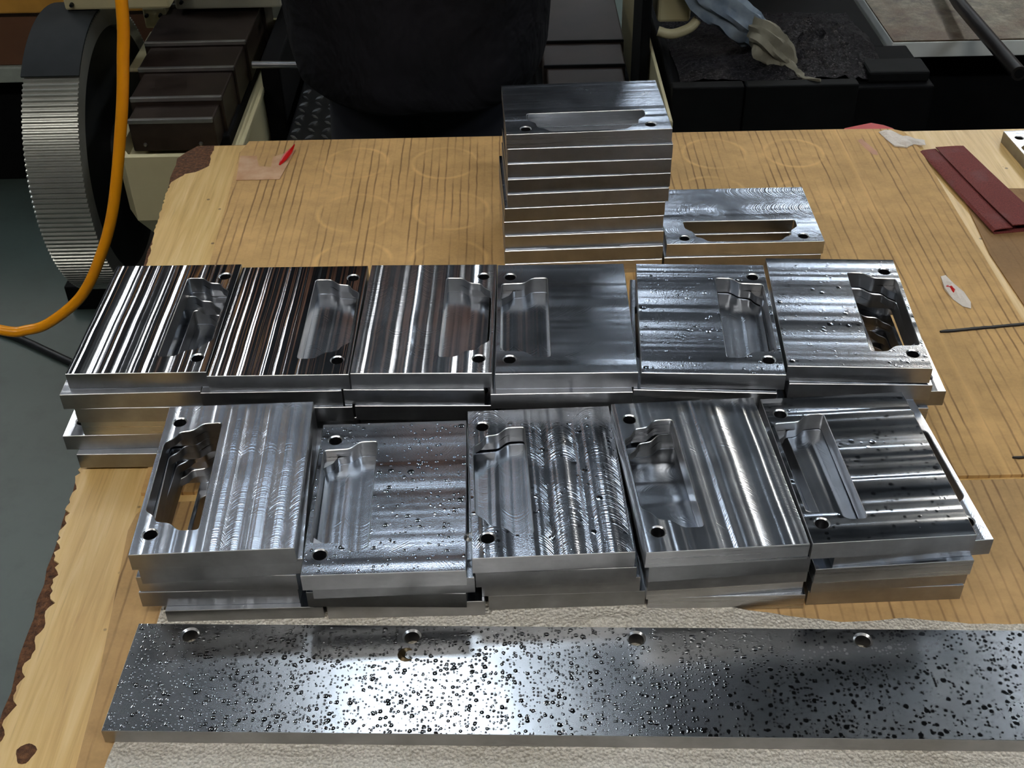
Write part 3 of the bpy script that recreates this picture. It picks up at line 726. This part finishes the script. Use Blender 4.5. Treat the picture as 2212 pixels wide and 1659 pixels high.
# ================================================================== MACHINE WITH WAY COVERS (behind bench)
M_beige = plain('machine_beige', srgb(190, 180, 142), .45, var=.08, scale=9)
M_beige2 = plain('machine_cream', srgb(172, 168, 148), .42, var=.08, scale=9)
t = NT('cover_steel'); n = t.noise(20.0, 5.0, .6)
t.set(color=t.ramp(n, [(.3, srgb(44, 35, 31)), (.7, srgb(66, 54, 48))]), rough=t.math('ADD', .28, t.math('MULTIPLY', n, .2)), metal=.55); M_cover = t.m
M_cover2 = plain('cover_dull_brown', srgb(44, 33, 27), .6, .2, var=.25, scale=14)
M_lip = plain('cover_lip', srgb(150, 148, 145), .3, .8)
M_dark = plain('machine_dark', srgb(10, 10, 11), .75, var=.25, spec=.12)
M_dark2 = plain('machine_black_green', srgb(15, 16, 16), .7, var=.2, spec=.15)
M_bolt = plain('bolt_black', srgb(30, 34, 36), .4, .6)
mach = thing('milling_machine', 'beige machine with dark stepped way covers and coolant trough behind the bench', 'machine', (-.55, 2.1, FLOOR))
def boxp(name, mat, root, a, bev=.004): return part(MB().box(*a, bev), name, mat, root)
# coolant trough: hollow chamfered hull
tz0, tz1 = -.470, -.303
hull = [(-.648, 1.79), (-.625, 1.75), (-.437, 1.75), (-.437, 2.35), (-.648, 2.35)]
inner = [(-.638, 1.795), (-.620, 1.762), (-.449, 1.762), (-.449, 2.34), (-.638, 2.34)]
lowh = [(-.628, 1.81), (-.610, 1.785), (-.455, 1.785), (-.455, 2.35), (-.628, 2.35)]
mb = MB(); n = 5
def ringz(p, z): return [(x, y, z) for x, y in p]
mb.loft([ringz(lowh, tz0), ringz(hull, tz0 + .05), ringz(hull, tz1), ringz(inner, tz1), ringz(inner, tz1 - .03)], True)
part(mb, 'coolant_trough', M_beige, mach)
boxp('trough_rim', M_beige, mach, (-.441, -.433, 1.755, 2.3, tz1 - .006, tz1 + .006), .002)
# machine base below the trough
boxp('base', M_dark, mach, (-.66, -.40, 1.92, 2.9, FLOOR, tz0 + .004))
boxp('foot', M_dark, mach, (-.95, -.66, 2.12, 2.6, FLOOR, -.79))
boxp('column', M_beige2, mach, (-.70, .04, 2.75, 3.3, FLOOR + .02, 1.1), .02)
# telescoping covers, front segment lowest
segs = [(1.800, 1.862, -.622, -.481, -.262, -.318), (1.858, 1.968, -.630, -.475, -.250, -.316), (1.964, 2.066, -.640, -.471, -.243, -.314), (2.062, 2.24, -.650, -.466, -.236, -.312), (2.236, 2.318, -.660, -.461, -.2305, -.310)]
for k, (y0, y1, x0, x1, zt_, zb) in enumerate(segs):
    s_ = boxp('way_cover', M_cover, mach, (x0, x1, y0, y1, zb, zt_), .003)
    subpart(MB().box(x0 + .001, x1 - .001, y0 - .002, y0 + .006, zt_ - .006, zt_ + .002, .0015), 'edge_lip', M_lip, s_)
    s_.children[0].matrix_parent_inverse = Matrix.Identity(4)
for x in (-.600, -.508):
    part(MB().lathe([(1.796, .0022), (1.7985, .0035), (1.8005, .0035)], 10, 'y', (x, 0, -.305)), 'screw', M_lip, mach)
boxp('cover_bed', M_dark, mach, (-.62, -.47, 1.84, 2.32, tz0, -.312))
boxp('saddle_side', M_dark, mach, (-.435, -.40, 2.0, 2.32, tz0, -.25))
# saddle panel at top
boxp('saddle_panel', M_beige, mach, (-.752, -.572, 2.00, 2.12, -.1505, .12), .004)
boxp('saddle_panel', M_beige2, mach, (-.6195, -.42, 2.20, 2.37, -.227, .12), .004)
boxp('bracket', M_beige, mach, (-.683, -.640, 2.20, 2.33, -.262, -.222), .003)
for x, y, z in ((-.738, 2.00, -.140), (-.606, 2.20, -.212), (-.676, 2.20, -.236), (-.650, 2.20, -.236)):
    part(MB().lathe([(y - .007, .003), (y + .002, .0042)], 12, 'y', (x, 0, z)), 'bolt', M_bolt, mach)
boxp('drip_lip', M_beige, mach, (-.688, -.652, 2.06, 2.24, -.290, -.282), .003)
boxp('saddle_block', M_dark, mach, (-.86, -.43, 2.365, 2.76, -.26, .4))
# ribbed wheel
M_rib = plain('ribbed_metal', srgb(172, 172, 164), .36, .7, var=.1, scale=20)
M_wdark = plain('wheel_face', srgb(38, 40, 40), .5, .3)
wc = Vector((-.747, 2.00, -.413)); WR = .256
wh = thing('ribbed_wheel', 'large ribbed grey metal wheel beside the machine trough', 'wheel', (wc.x, wc.y, wc.z))
mb = MB(); nt = 180; rings = []
prof = [(-.046, 1.0), (.046, 1.0)]
for h_, k in prof:
    ring = []
    for i in range(nt * 4):
        ph = i % 4; a = 2 * math.pi * i / (nt * 4); rr = WR * k - (0.0 if ph in (1, 2) else .0040)
        ring.append((wc.x + h_, wc.y + rr * math.cos(a), wc.z + rr * math.sin(a)))
    rings.append(ring)
mb.loft(rings, False)
innr = [[(wc.x + h_, wc.y + (WR - .035) * math.cos(2 * math.pi * i / (nt * 4)), wc.z + (WR - .035) * math.sin(2 * math.pi * i / (nt * 4))) for i in range(nt * 4)] for h_ in (.046, -.046)]
mb.loft([rings[-1], innr[0], innr[1], rings[0]], False)
part(mb, 'rim', M_rib, wh)
part(MB().lathe([(wc.x - .03, WR - .03), (wc.x + .03, WR - .03)], 48, 'x', (0, wc.y, wc.z)), 'disc', M_wdark, wh)
part(MB().lathe([(wc.x - .05, .05), (wc.x + .055, .05), (wc.x + .058, .045)], 32, 'x', (0, wc.y, wc.z)), 'hub', M_wdark, wh)
part(MB().lathe([(wc.x - .12, .022), (wc.x + .07, .022)], 20, 'x', (0, wc.y, wc.z)), 'shaft', M_wdark, wh)
arc = [R(a) for a in range(58, 127, 4)]
mb = MB(); mb.loft([[(wc.x + hx, wc.y + rr * math.cos(a), wc.z + rr * math.sin(a)) for hx, rr in ((-.048, WR + .0015), (.048, WR + .0015), (.048, WR + .005), (-.048, WR + .005))] for a in arc])
part(mb, 'guard', plain('guard_grey', srgb(34, 37, 38), .75, 0, spec=.2), wh, smooth=True, angle=40)

# black tread-plate step between machine and bench
M_tread = plain('tread_black', srgb(26, 27, 29), .35, .4)
stp = thing('tread_plate_step', 'black diamond tread plate step behind the standing person', 'step', (-.2, 2.0, FLOOR))
boxp('step_body', M_tread, stp, (-.385, -.02, 1.83, 2.30, FLOOR, -.345))
mb = MB()
for i in range(13):
    for j in range(17):
        x = -.372 + i * .027; y = 1.842 + j * .027; a = R(45 if (i + j) % 2 else -45); d = Vector((math.cos(a), math.sin(a))); e = Vector((-d.y, d.x))
        q = [Vector((x, y)) + d * .011, Vector((x, y)) + e * .003, Vector((x, y)) - d * .011, Vector((x, y)) - e * .003]
        mb.add([(p.x, p.y, -.3452) for p in q] + [(x + (p.x - x) * .6, y + (p.y - y) * .6, -.3425) for p in q], [(0, 1, 5, 4), (1, 2, 6, 5), (2, 3, 7, 6), (3, 0, 4, 7), (4, 5, 6, 7)])
tr = part(mb, 'tread_lozenges', plain('tread_worn', srgb(128, 130, 132), .3, .7), stp); tr['kind'] = 'stuff'
part(MB().tube([(-.425, 1.90, -.212), (-.28, 1.90, -.216)], .006, 10), 'rail', plain('rail_steel', srgb(150, 150, 152), .3, .8), stp, smooth=True)
boxp('rail_post', M_tread, stp, (-.30, -.285, 1.893, 1.907, -.35, -.212), .001)

# ---- second machine
m2 = thing('lathe_bed', 'dark brown stepped cover and trough rim behind the person', 'machine', (.16, 2.2, FLOOR))
for k, (y0, y1, x0, x1, zt_) in enumerate([(2.02, 2.112, .086, .222, -.362), (2.108, 2.198, .080, .228, -.356), (2.194, 2.305, .074, .234, -.350), (2.301, 2.72, .068, .240, -.344)]):
    s_ = boxp('way_cover', M_cover2, m2, (x0, x1, y0, y1, zt_ - .06, zt_), .003)
    subpart(MB().box(x0 + .001, x1 - .001, y0 - .0015, y0 + .003, zt_ - .005, zt_ + .001, .001), 'edge_lip', M_dark2, s_)
boxp('bed', M_dark, m2, (.06, .24, 2.06, 2.74, FLOOR, -.40))
boxp('trough_side', M_beige, m2, (.264, .270, 1.77, 2.6, -.50, -.268), .002)
boxp('trough_floor', M_dark, m2, (.03, .267, 1.80, 2.6, -.50, -.47), .002)
boxp('upright', M_dark2, m2, (.245, .262, 2.06, 2.2, -.42, .25), .003)
boxp('saddle_wing', M_beige, m2, (.275, .335, 2.08, 2.16, -.225, .2), .006)
part(MB().tube(spline([(.275, 2.06, -.232), (.30, 2.055, -.236), (.33, 2.055, -.226), (.345, 2.06, -.212)], 6), .009, 10), 'drip_lip', M_beige, m2, smooth=True)

# ---- chip tray cabinet
m3 = thing('chip_tray_cabinet', 'black steel cabinet with tray of metal chips behind the bench', 'cabinet', (.6, 2.1, FLOOR))
boxp('body', M_dark, m3, (.285, .735, 1.90, 2.08, FLOOR, -.275))
boxp('body', M_dark, m3, (.285, .695, 2.07, 2.55, FLOOR, -.275))
boxp('side_body', M_dark, m3, (.733, 1.25, 1.90, 2.06, FLOOR, -.52))
boxp('front_lip', M_dark2, m3, (.283, .405, 1.885, 1.91, -.36, -.262), .003)
boxp('front_lip', M_dark2, m3, (.408, .60, 1.885, 1.91, -.36, -.262), .003)

t = NT('chip_pile'); n = t.noise(180.0, 5.0, .7); vv = t.voro(260.0)
c = t.ramp(vv['Distance'], [(.1, srgb(120, 112, 116)), (.5, srgb(48, 44, 48))]); c = t.mix(t.ramp(n, [(.4, 0.0), (.6, .85)]), c, srgb(20, 20, 22))
t.set(color=c, rough=.4, metal=.5); t.bump(t.math('MULTIPLY', n, .02)); M_chips = t.m
mb = MB(); nx_, ny_ = 46, 30; vs = []
for i in range(nx_ + 1):
    for j in range(ny_ + 1):
        x = .30 + i / nx_ * .36; y = 1.915 + j / ny_ * .32
        hh = .055 * math.exp(-((x - .555) / .10) ** 2 - ((y - 2.05) / .11) ** 2) + .018 * math.exp(-((x - .36) / .08) ** 2 - ((y - 1.96) / .07) ** 2)
        vs.append((x, y, -.274 + hh + .006 * mnoise.noise((x * 70, y * 70, 0)) * (hh / .03 + .3) + .004 * mnoise.noise((x * 190, y * 190, 1))))
mb.add(vs, [(i * (ny_ + 1) + j, (i + 1) * (ny_ + 1) + j, (i + 1) * (ny_ + 1) + j + 1, i * (ny_ + 1) + j + 1) for i in range(nx_) for j in range(ny_)])
o = mb.build('swarf_pile', M_chips); o['kind'] = 'stuff'
tag(o, 'heap of dark metal chips in the black cabinet tray', 'metal chips')
tag(MB().box(.27, .70, 2.56, 2.60, FLOOR, .3, .004).build('guard_panel', M_dark), 'tall black sheet panel standing behind the chip tray cabinet', 'panel')
# rag
t = NT('rag_cloth'); X, Y, Z = t.xyz(); n = t.noise(40.0, 4.0)
c = t.ramp(n, [(.3, srgb(108, 122, 138)), (.7, srgb(150, 162, 172))])
low_ = t.ramp(t.math('ADD', Z, t.math('MULTIPLY', n, .03)), [(-.0, 0.0), (.01, 0.0)])
t.set(color=c, rough=.8); M_rag = t.m
M_rag2 = plain('rag_dirty', srgb(136, 130, 112), .8, var=.15, scale=50)
rg = thing('hanging_rag', 'pale blue-grey rag draped down into the chip tray', 'rag', (.45, 2.05, -.25))
def cloth_tube(pts, rad, n=28, folds=7, dep=.22, seed=0):
    P = spline(pts, 5); Q = spline([(r_, 0, 0) for r_ in rad], 5); rings = []
    for i, p in enumerate(P):
        d = (P[min(i + 1, len(P) - 1)] - P[max(i - 1, 0)]).normalized(); a = d.cross(Vector((0, 1, 0))).normalized(); b = d.cross(a)
        rings.append([tuple(p + (a * math.cos(q) + b * .55 * math.sin(q)) * max(.002, Q[i].x) * (1 + dep * math.sin(folds * q + i * .25) + .25 * mnoise.noise((math.cos(q) * 2 + seed, math.sin(q) * 2, i * .35)))) for q in [2 * math.pi * k / n for k in range(n)]])
    return MB().loft(rings)
part(cloth_tube([(.315, 2.05, -.10), (.352, 2.05, -.165), (.395, 2.05, -.195), (.435, 2.05, -.225), (.452, 2.05, -.24)], [.024, .028, .030, .030, .024]), 'cloth', M_rag, rg, smooth=True)
part(cloth_tube([(.436, 2.01, -.214), (.448, 1.98, -.217), (.470, 1.975, -.238), (.490, 1.965, -.254), (.498, 1.955, -.262)], [.020, .026, .026, .020, .012], seed=4), 'soiled_end', M_rag2, rg, smooth=True)
part(cloth_tube([(.484, 1.965, -.250), (.498, 1.945, -.262), (.506, 1.93, -.264), (.512, 1.918, -.266), (.522, 1.905, -.262), (.535, 1.895, -.258)], [.010, .009, .008, .006, .005, .003], 14, 3, seed=6), 'tail', M_rag2, rg, smooth=True)
# surface block with worn top
t = NT('worn_slab_top'); n = t.noise(34.0, 6.0, .7); n2 = t.noise(9.0, 4.0)
c = t.ramp(n, [(.3, srgb(52, 44, 34)), (.5, srgb(104, 96, 78)), (.75, srgb(150, 146, 128))]); c = t.mix(t.ramp(n2, [(.45, 0.0), (.65, .7)]), c, srgb(84, 58, 34))
t.set(color=c, rough=.5, metal=.2); t.bump(t.math('MULTIPLY', n, .004)); M_slabtop = t.m
M_slab = plain('slab_side', srgb(226, 228, 222), .5, .0, var=.1, scale=14)
sl = thing('machine_table', 'thick pale grey machine table with grimy rusty top', 'machine table', (.9, 2.3, -.275))
mb = MB(); mb.box(.716, 1.5, 2.10, 2.95, -.309, -.279, .002); part(mb, 'slab', M_slab, sl)
part(MB().box(.7175, 1.4985, 2.1015, 2.9485, -.2795, -.2765), 'grimy_top', M_slabtop, sl)
boxp('support', M_dark, sl, (.76, 1.46, 2.18, 2.9, FLOOR, -.308))
o = MB().box(.622, .728, 1.915, 1.975, -.275, -.255, .004).build('black_box', M_dark2)
tag(o, 'small black box with rounded edges on the cabinet top', 'box')
M_rod = plain('rod_dark', srgb(46, 42, 40), .4, .6)
rd = thing('pipe_handle', 'dark hollow pipe leaning over the grimy machine table', 'pipe', (.85, 1.9, -.21))
mb = MB(); a_ = Vector((.93, 2.85, -.262)); b_ = Vector((.862, 2.2, -.245)); c_ = Vector((.828, 1.8, -.212))
part(MB().tube([a_, b_, c_], .012, 16), 'pipe', M_rod, rd, smooth=True)
d_ = (c_ - b_).normalized()
part(MB().tube([c_ - d_ * .004, c_ + d_ * .001], [.0075, .0075], 16), 'bore', M_dark, rd)

# ---- low cabinet at the left
cb = thing('drawer_cabinet', 'brown low cabinet with pale strip and yellow board beyond the wheel', 'cabinet', (-1.3, 2.9, FLOOR))
M_brown = plain('cabinet_brown', srgb(108, 72, 50), .5, var=.15, scale=8)
boxp('gap_shade_box', M_dark, cb, (-1.9, -.72, 2.72, 3.3, FLOOR, -.555))  # black box standing in for the shadowed gap under the cabinet
boxp('strip', plain('strip_grey', srgb(150, 156, 146), .5), cb, (-1.9, -.72, 2.65, 3.3, -.560, -.522), .003)
boxp('drawer_front', M_brown, cb, (-1.9, -.72, 2.66, 3.3, -.521, -.392), .003)
boxp('top_board', plain('board_yellow', srgb(206, 150, 62), .5, var=.15, scale=14), cb, (-1.9, -.80, 2.64, 3.3, -.391, -.30), .004)

# ================================================================== PERSON (dark shirt, dark trousers)
person = thing('person', 'person in loose black shirt and dark navy trousers standing behind the bench', 'person', (-.11, 1.44, FLOOR))
pc = Vector((-.11, 1.44, 0))
M_skin = plain('skin', srgb(186, 136, 108), .5, var=.05)
M_hair = plain('hair', srgb(20, 17, 15), .5)
t = NT('shirt_black'); n = t.noise(7.0, 4.0, .55, dist=.6)
t.set(color=t.ramp(t.noise(12.0, 3.0), [(.3, srgb(14, 14, 17)), (.7, srgb(23, 22, 26))]), rough=.9, spec=.15)
t.bump(t.math('ADD', t.math('MULTIPLY', n, .035), t.math('MULTIPLY', t.noise(1400.0, 1.0), .0002))); M_shirt = t.m
M_trous = plain('trousers_navy', srgb(10, 12, 24), .85, var=.12)
M_shoe = plain('shoe_black', srgb(20, 20, 20), .4)
# body: one skinned figure
def skin_mesh(name, verts, edges, rad, mat, parent, root=0):
    me = bpy.data.meshes.new(name); me.from_pydata(verts, edges, []); o = bpy.data.objects.new(name, me); col.objects.link(o)
    md = o.modifiers.new('skin', 'SKIN'); md.use_smooth_shade = True
    for i, r_ in enumerate(rad):
        rr = r_ if isinstance(r_, tuple) else (r_, r_); me.skin_vertices[0].data[i].radius = rr; me.skin_vertices[0].data[i].use_root = (i == root)
    sb = o.modifiers.new('sub', 'SUBSURF'); sb.levels = 1; sb.render_levels = 2
    me.materials.append(mat); o.parent = parent; o.matrix_parent_inverse = Matrix.Translation(-Vector(parent.location)); return o
X_, Y_ = pc.x, pc.y; Fz = FLOOR
bv = [(X_, Y_, Fz + .92), (X_, Y_, Fz + 1.10), (X_, Y_, Fz + 1.30), (X_, Y_ + .01, Fz + 1.44), (X_, Y_, Fz + 1.52), (X_, Y_ - .015, Fz + 1.60), (X_, Y_ - .015, Fz + 1.70)]
be = [(0, 1), (1, 2), (2, 3), (3, 4), (4, 5), (5, 6)]; br = [.10, .095, .098, .055, .044, .078, .062]
for s_ in (-1, 1):
    o_ = len(bv)
    bv += [(X_ + s_ * .048, Y_, Fz + .82), (X_ + s_ * .070, Y_ - .01, Fz + .46), (X_ + s_ * .078, Y_ + .015, Fz + .09), (X_ + s_ * .085, Y_ - .13, Fz + .045)]
    be += [(0, o_), (o_, o_ + 1), (o_ + 1, o_ + 2), (o_ + 2, o_ + 3)]; br += [.058, .050, .036, .03]
    a_ = len(bv)   # arms folded in front of the chest
    bv += [(X_ + s_ * .17, Y_, Fz + 1.40), (X_ + s_ * .215, Y_ - .02, Fz + 1.16), (X_ + s_ * .07, Y_ - .20, Fz + 1.235), (X_ + s_ * .005, Y_ - .235, Fz + 1.25 + s_ * .02)]
    be += [(3, a_), (a_, a_ + 1), (a_ + 1, a_ + 2), (a_ + 2, a_ + 3)]; br += [.036, .036, .028, .028]
    for q in range(4):    # fingers lying on the other forearm
        f_ = len(bv); zz = Fz + 1.25 + s_ * .02 + .024 - q * .016
        bv += [(X_ - s_ * .045, Y_ - .245 + .004 * q, zz), (X_ - s_ * (.085 - .006 * abs(q - 1)), Y_ - .222, zz - .006)]
        be += [(a_ + 3, f_), (f_, f_ + 1)]; br += [.009, .008]
    f_ = len(bv); bv += [(X_ - s_ * .01, Y_ - .25, Fz + 1.25 + s_ * .02 + .045), (X_ - s_ * .035, Y_ - .235, Fz + 1.25 + s_ * .02 + .058)]
    be += [(a_ + 3, f_), (f_, f_ + 1)]; br += [.011, .009]
skin_mesh('body', bv, be, br, M_skin, person)
# face details and hair
hd = Vector((X_, Y_ - .015, Fz + 1.64))
def blob(name, c_, r_, mat, parent, n=16):
    rings = []
    for j in range(1, n // 2):
        a = math.pi * j / (n // 2); rings.append([(c_[0] + r_[0] * math.sin(a) * math.cos(2 * math.pi * k / n), c_[1] + r_[1] * math.sin(a) * math.sin(2 * math.pi * k / n), c_[2] + r_[2] * math.cos(a)) for k in range(n)])
    return part(MB().loft(rings), name, mat, parent, smooth=True, angle=80)
blob('nose', (hd.x, hd.y - .088, hd.z - .012), (.012, .016, .02), M_skin, person)
for s_ in (-1, 1):
    blob('eye', (hd.x + s_ * .03, hd.y - .074, hd.z + .012), (.011, .009, .008), M_hair, person)
    blob('ear', (hd.x + s_ * .076, hd.y + .008, hd.z), (.010, .018, .028), M_skin, person)
blob('mouth', (hd.x, hd.y - .078, hd.z - .045), (.024, .008, .006), plain('lips', srgb(150, 84, 76), .5), person)
blob('hair', (hd.x, hd.y + .026, hd.z + .066), (.080, .086, .066), M_hair, person)
# shirt: loft of loose ellipses with folds, hem hanging over the hips
def shirt_ring(z, ax, ay, fold, k, cy=0.0, n=96):
    out = []
    for i in range(n):
        a = 2 * math.pi * i / n; f = 1 + fold * (math.sin(5 * a + k) * .5 + mnoise.noise((math.cos(a) * 2.2, math.sin(a) * 2.2, z * 5)) * 1.0)
        out.append((X_ + ax * f * math.cos(a), Y_ + cy + ay * f * math.sin(a), z + .006 * math.sin(2 * a + 1.0) * (1 if fold > .02 else 0)))
    return out
zs_ = [(-.030, .150, .128, .05), (-.022, .157, .136, .05), (.0, .162, .138, .045), (.04, .164, .136, .04), (.09, .166, .132, .035), (.16, .165, .126, .03), (.25, .165, .122, .025), (.36, .172, .122, .02), (.46, .178, .118, .015), (.535, .182, .106, .01), (.585, .165, .092, .0), (.622, .105, .080, .0), (.645, .068, .068, .0)]
rings = [shirt_ring(z, ax, ay, fo, z * 6) for z, ax, ay, fo in zs_]
inn = [shirt_ring(-.026, .142, .120, .05, -.18), shirt_ring(.02, .15, .124, .045, .1)]
mb = MB(); mb.loft([inn[1], inn[0]] + rings, False)
part(mb, 'shirt', M_shirt, person, smooth=True, angle=70)
for s_ in (-1, 1):
    P = spline([(X_ + s_ * .125, Y_, Fz + 1.395), (X_ + s_ * .185, Y_ - .002, Fz + 1.345), (X_ + s_ * .205, Y_ - .012, Fz + 1.26), (X_ + s_ * .215, Y_ - .025, Fz + 1.17), (X_ + s_ * .16, Y_ - .10, Fz + 1.19), (X_ + s_ * .085, Y_ - .188, Fz + 1.228)], 5)
    part(MB().tube(P, [(.045, .056, .062, .065)[i] if i < 4 else .068 - .0011 * i for i in range(len(P))], 20, True), 'sleeve', M_shirt, person, smooth=True)
    P = [(X_ + s_ * .046, Y_, Fz + .93), (X_ + s_ * .048, Y_, Fz + .80), (X_ + s_ * .062, Y_ - .005, Fz + .62), (X_ + s_ * .070, Y_ - .008, Fz + .44), (X_ + s_ * .075, Y_ + .008, Fz + .25), (X_ + s_ * .078, Y_ + .012, Fz + .075)]
    part(MB().tube(spline(P, 5), [.074 - .0007 * i for i in range(26)], 24), 'trouser_leg', M_trous, person, smooth=True)
    mb = MB(); rr = []
    for yy, ww, hh in ((.07, .028, .06), (.05, .04, .085), (.0, .044, .085), (-.07, .048, .06), (-.14, .046, .05), (-.185, .03, .035)):
        rr.append([(X_ + s_ * .083 + ww * math.cos(a), Y_ + yy, Fz + max(0.0, hh * .5 + hh * .5 * math.sin(a))) for a in [2 * math.pi * k / 16 for k in range(16)]])
    mb.loft(rr); part(mb, 'shoe', M_shoe, person, smooth=True)
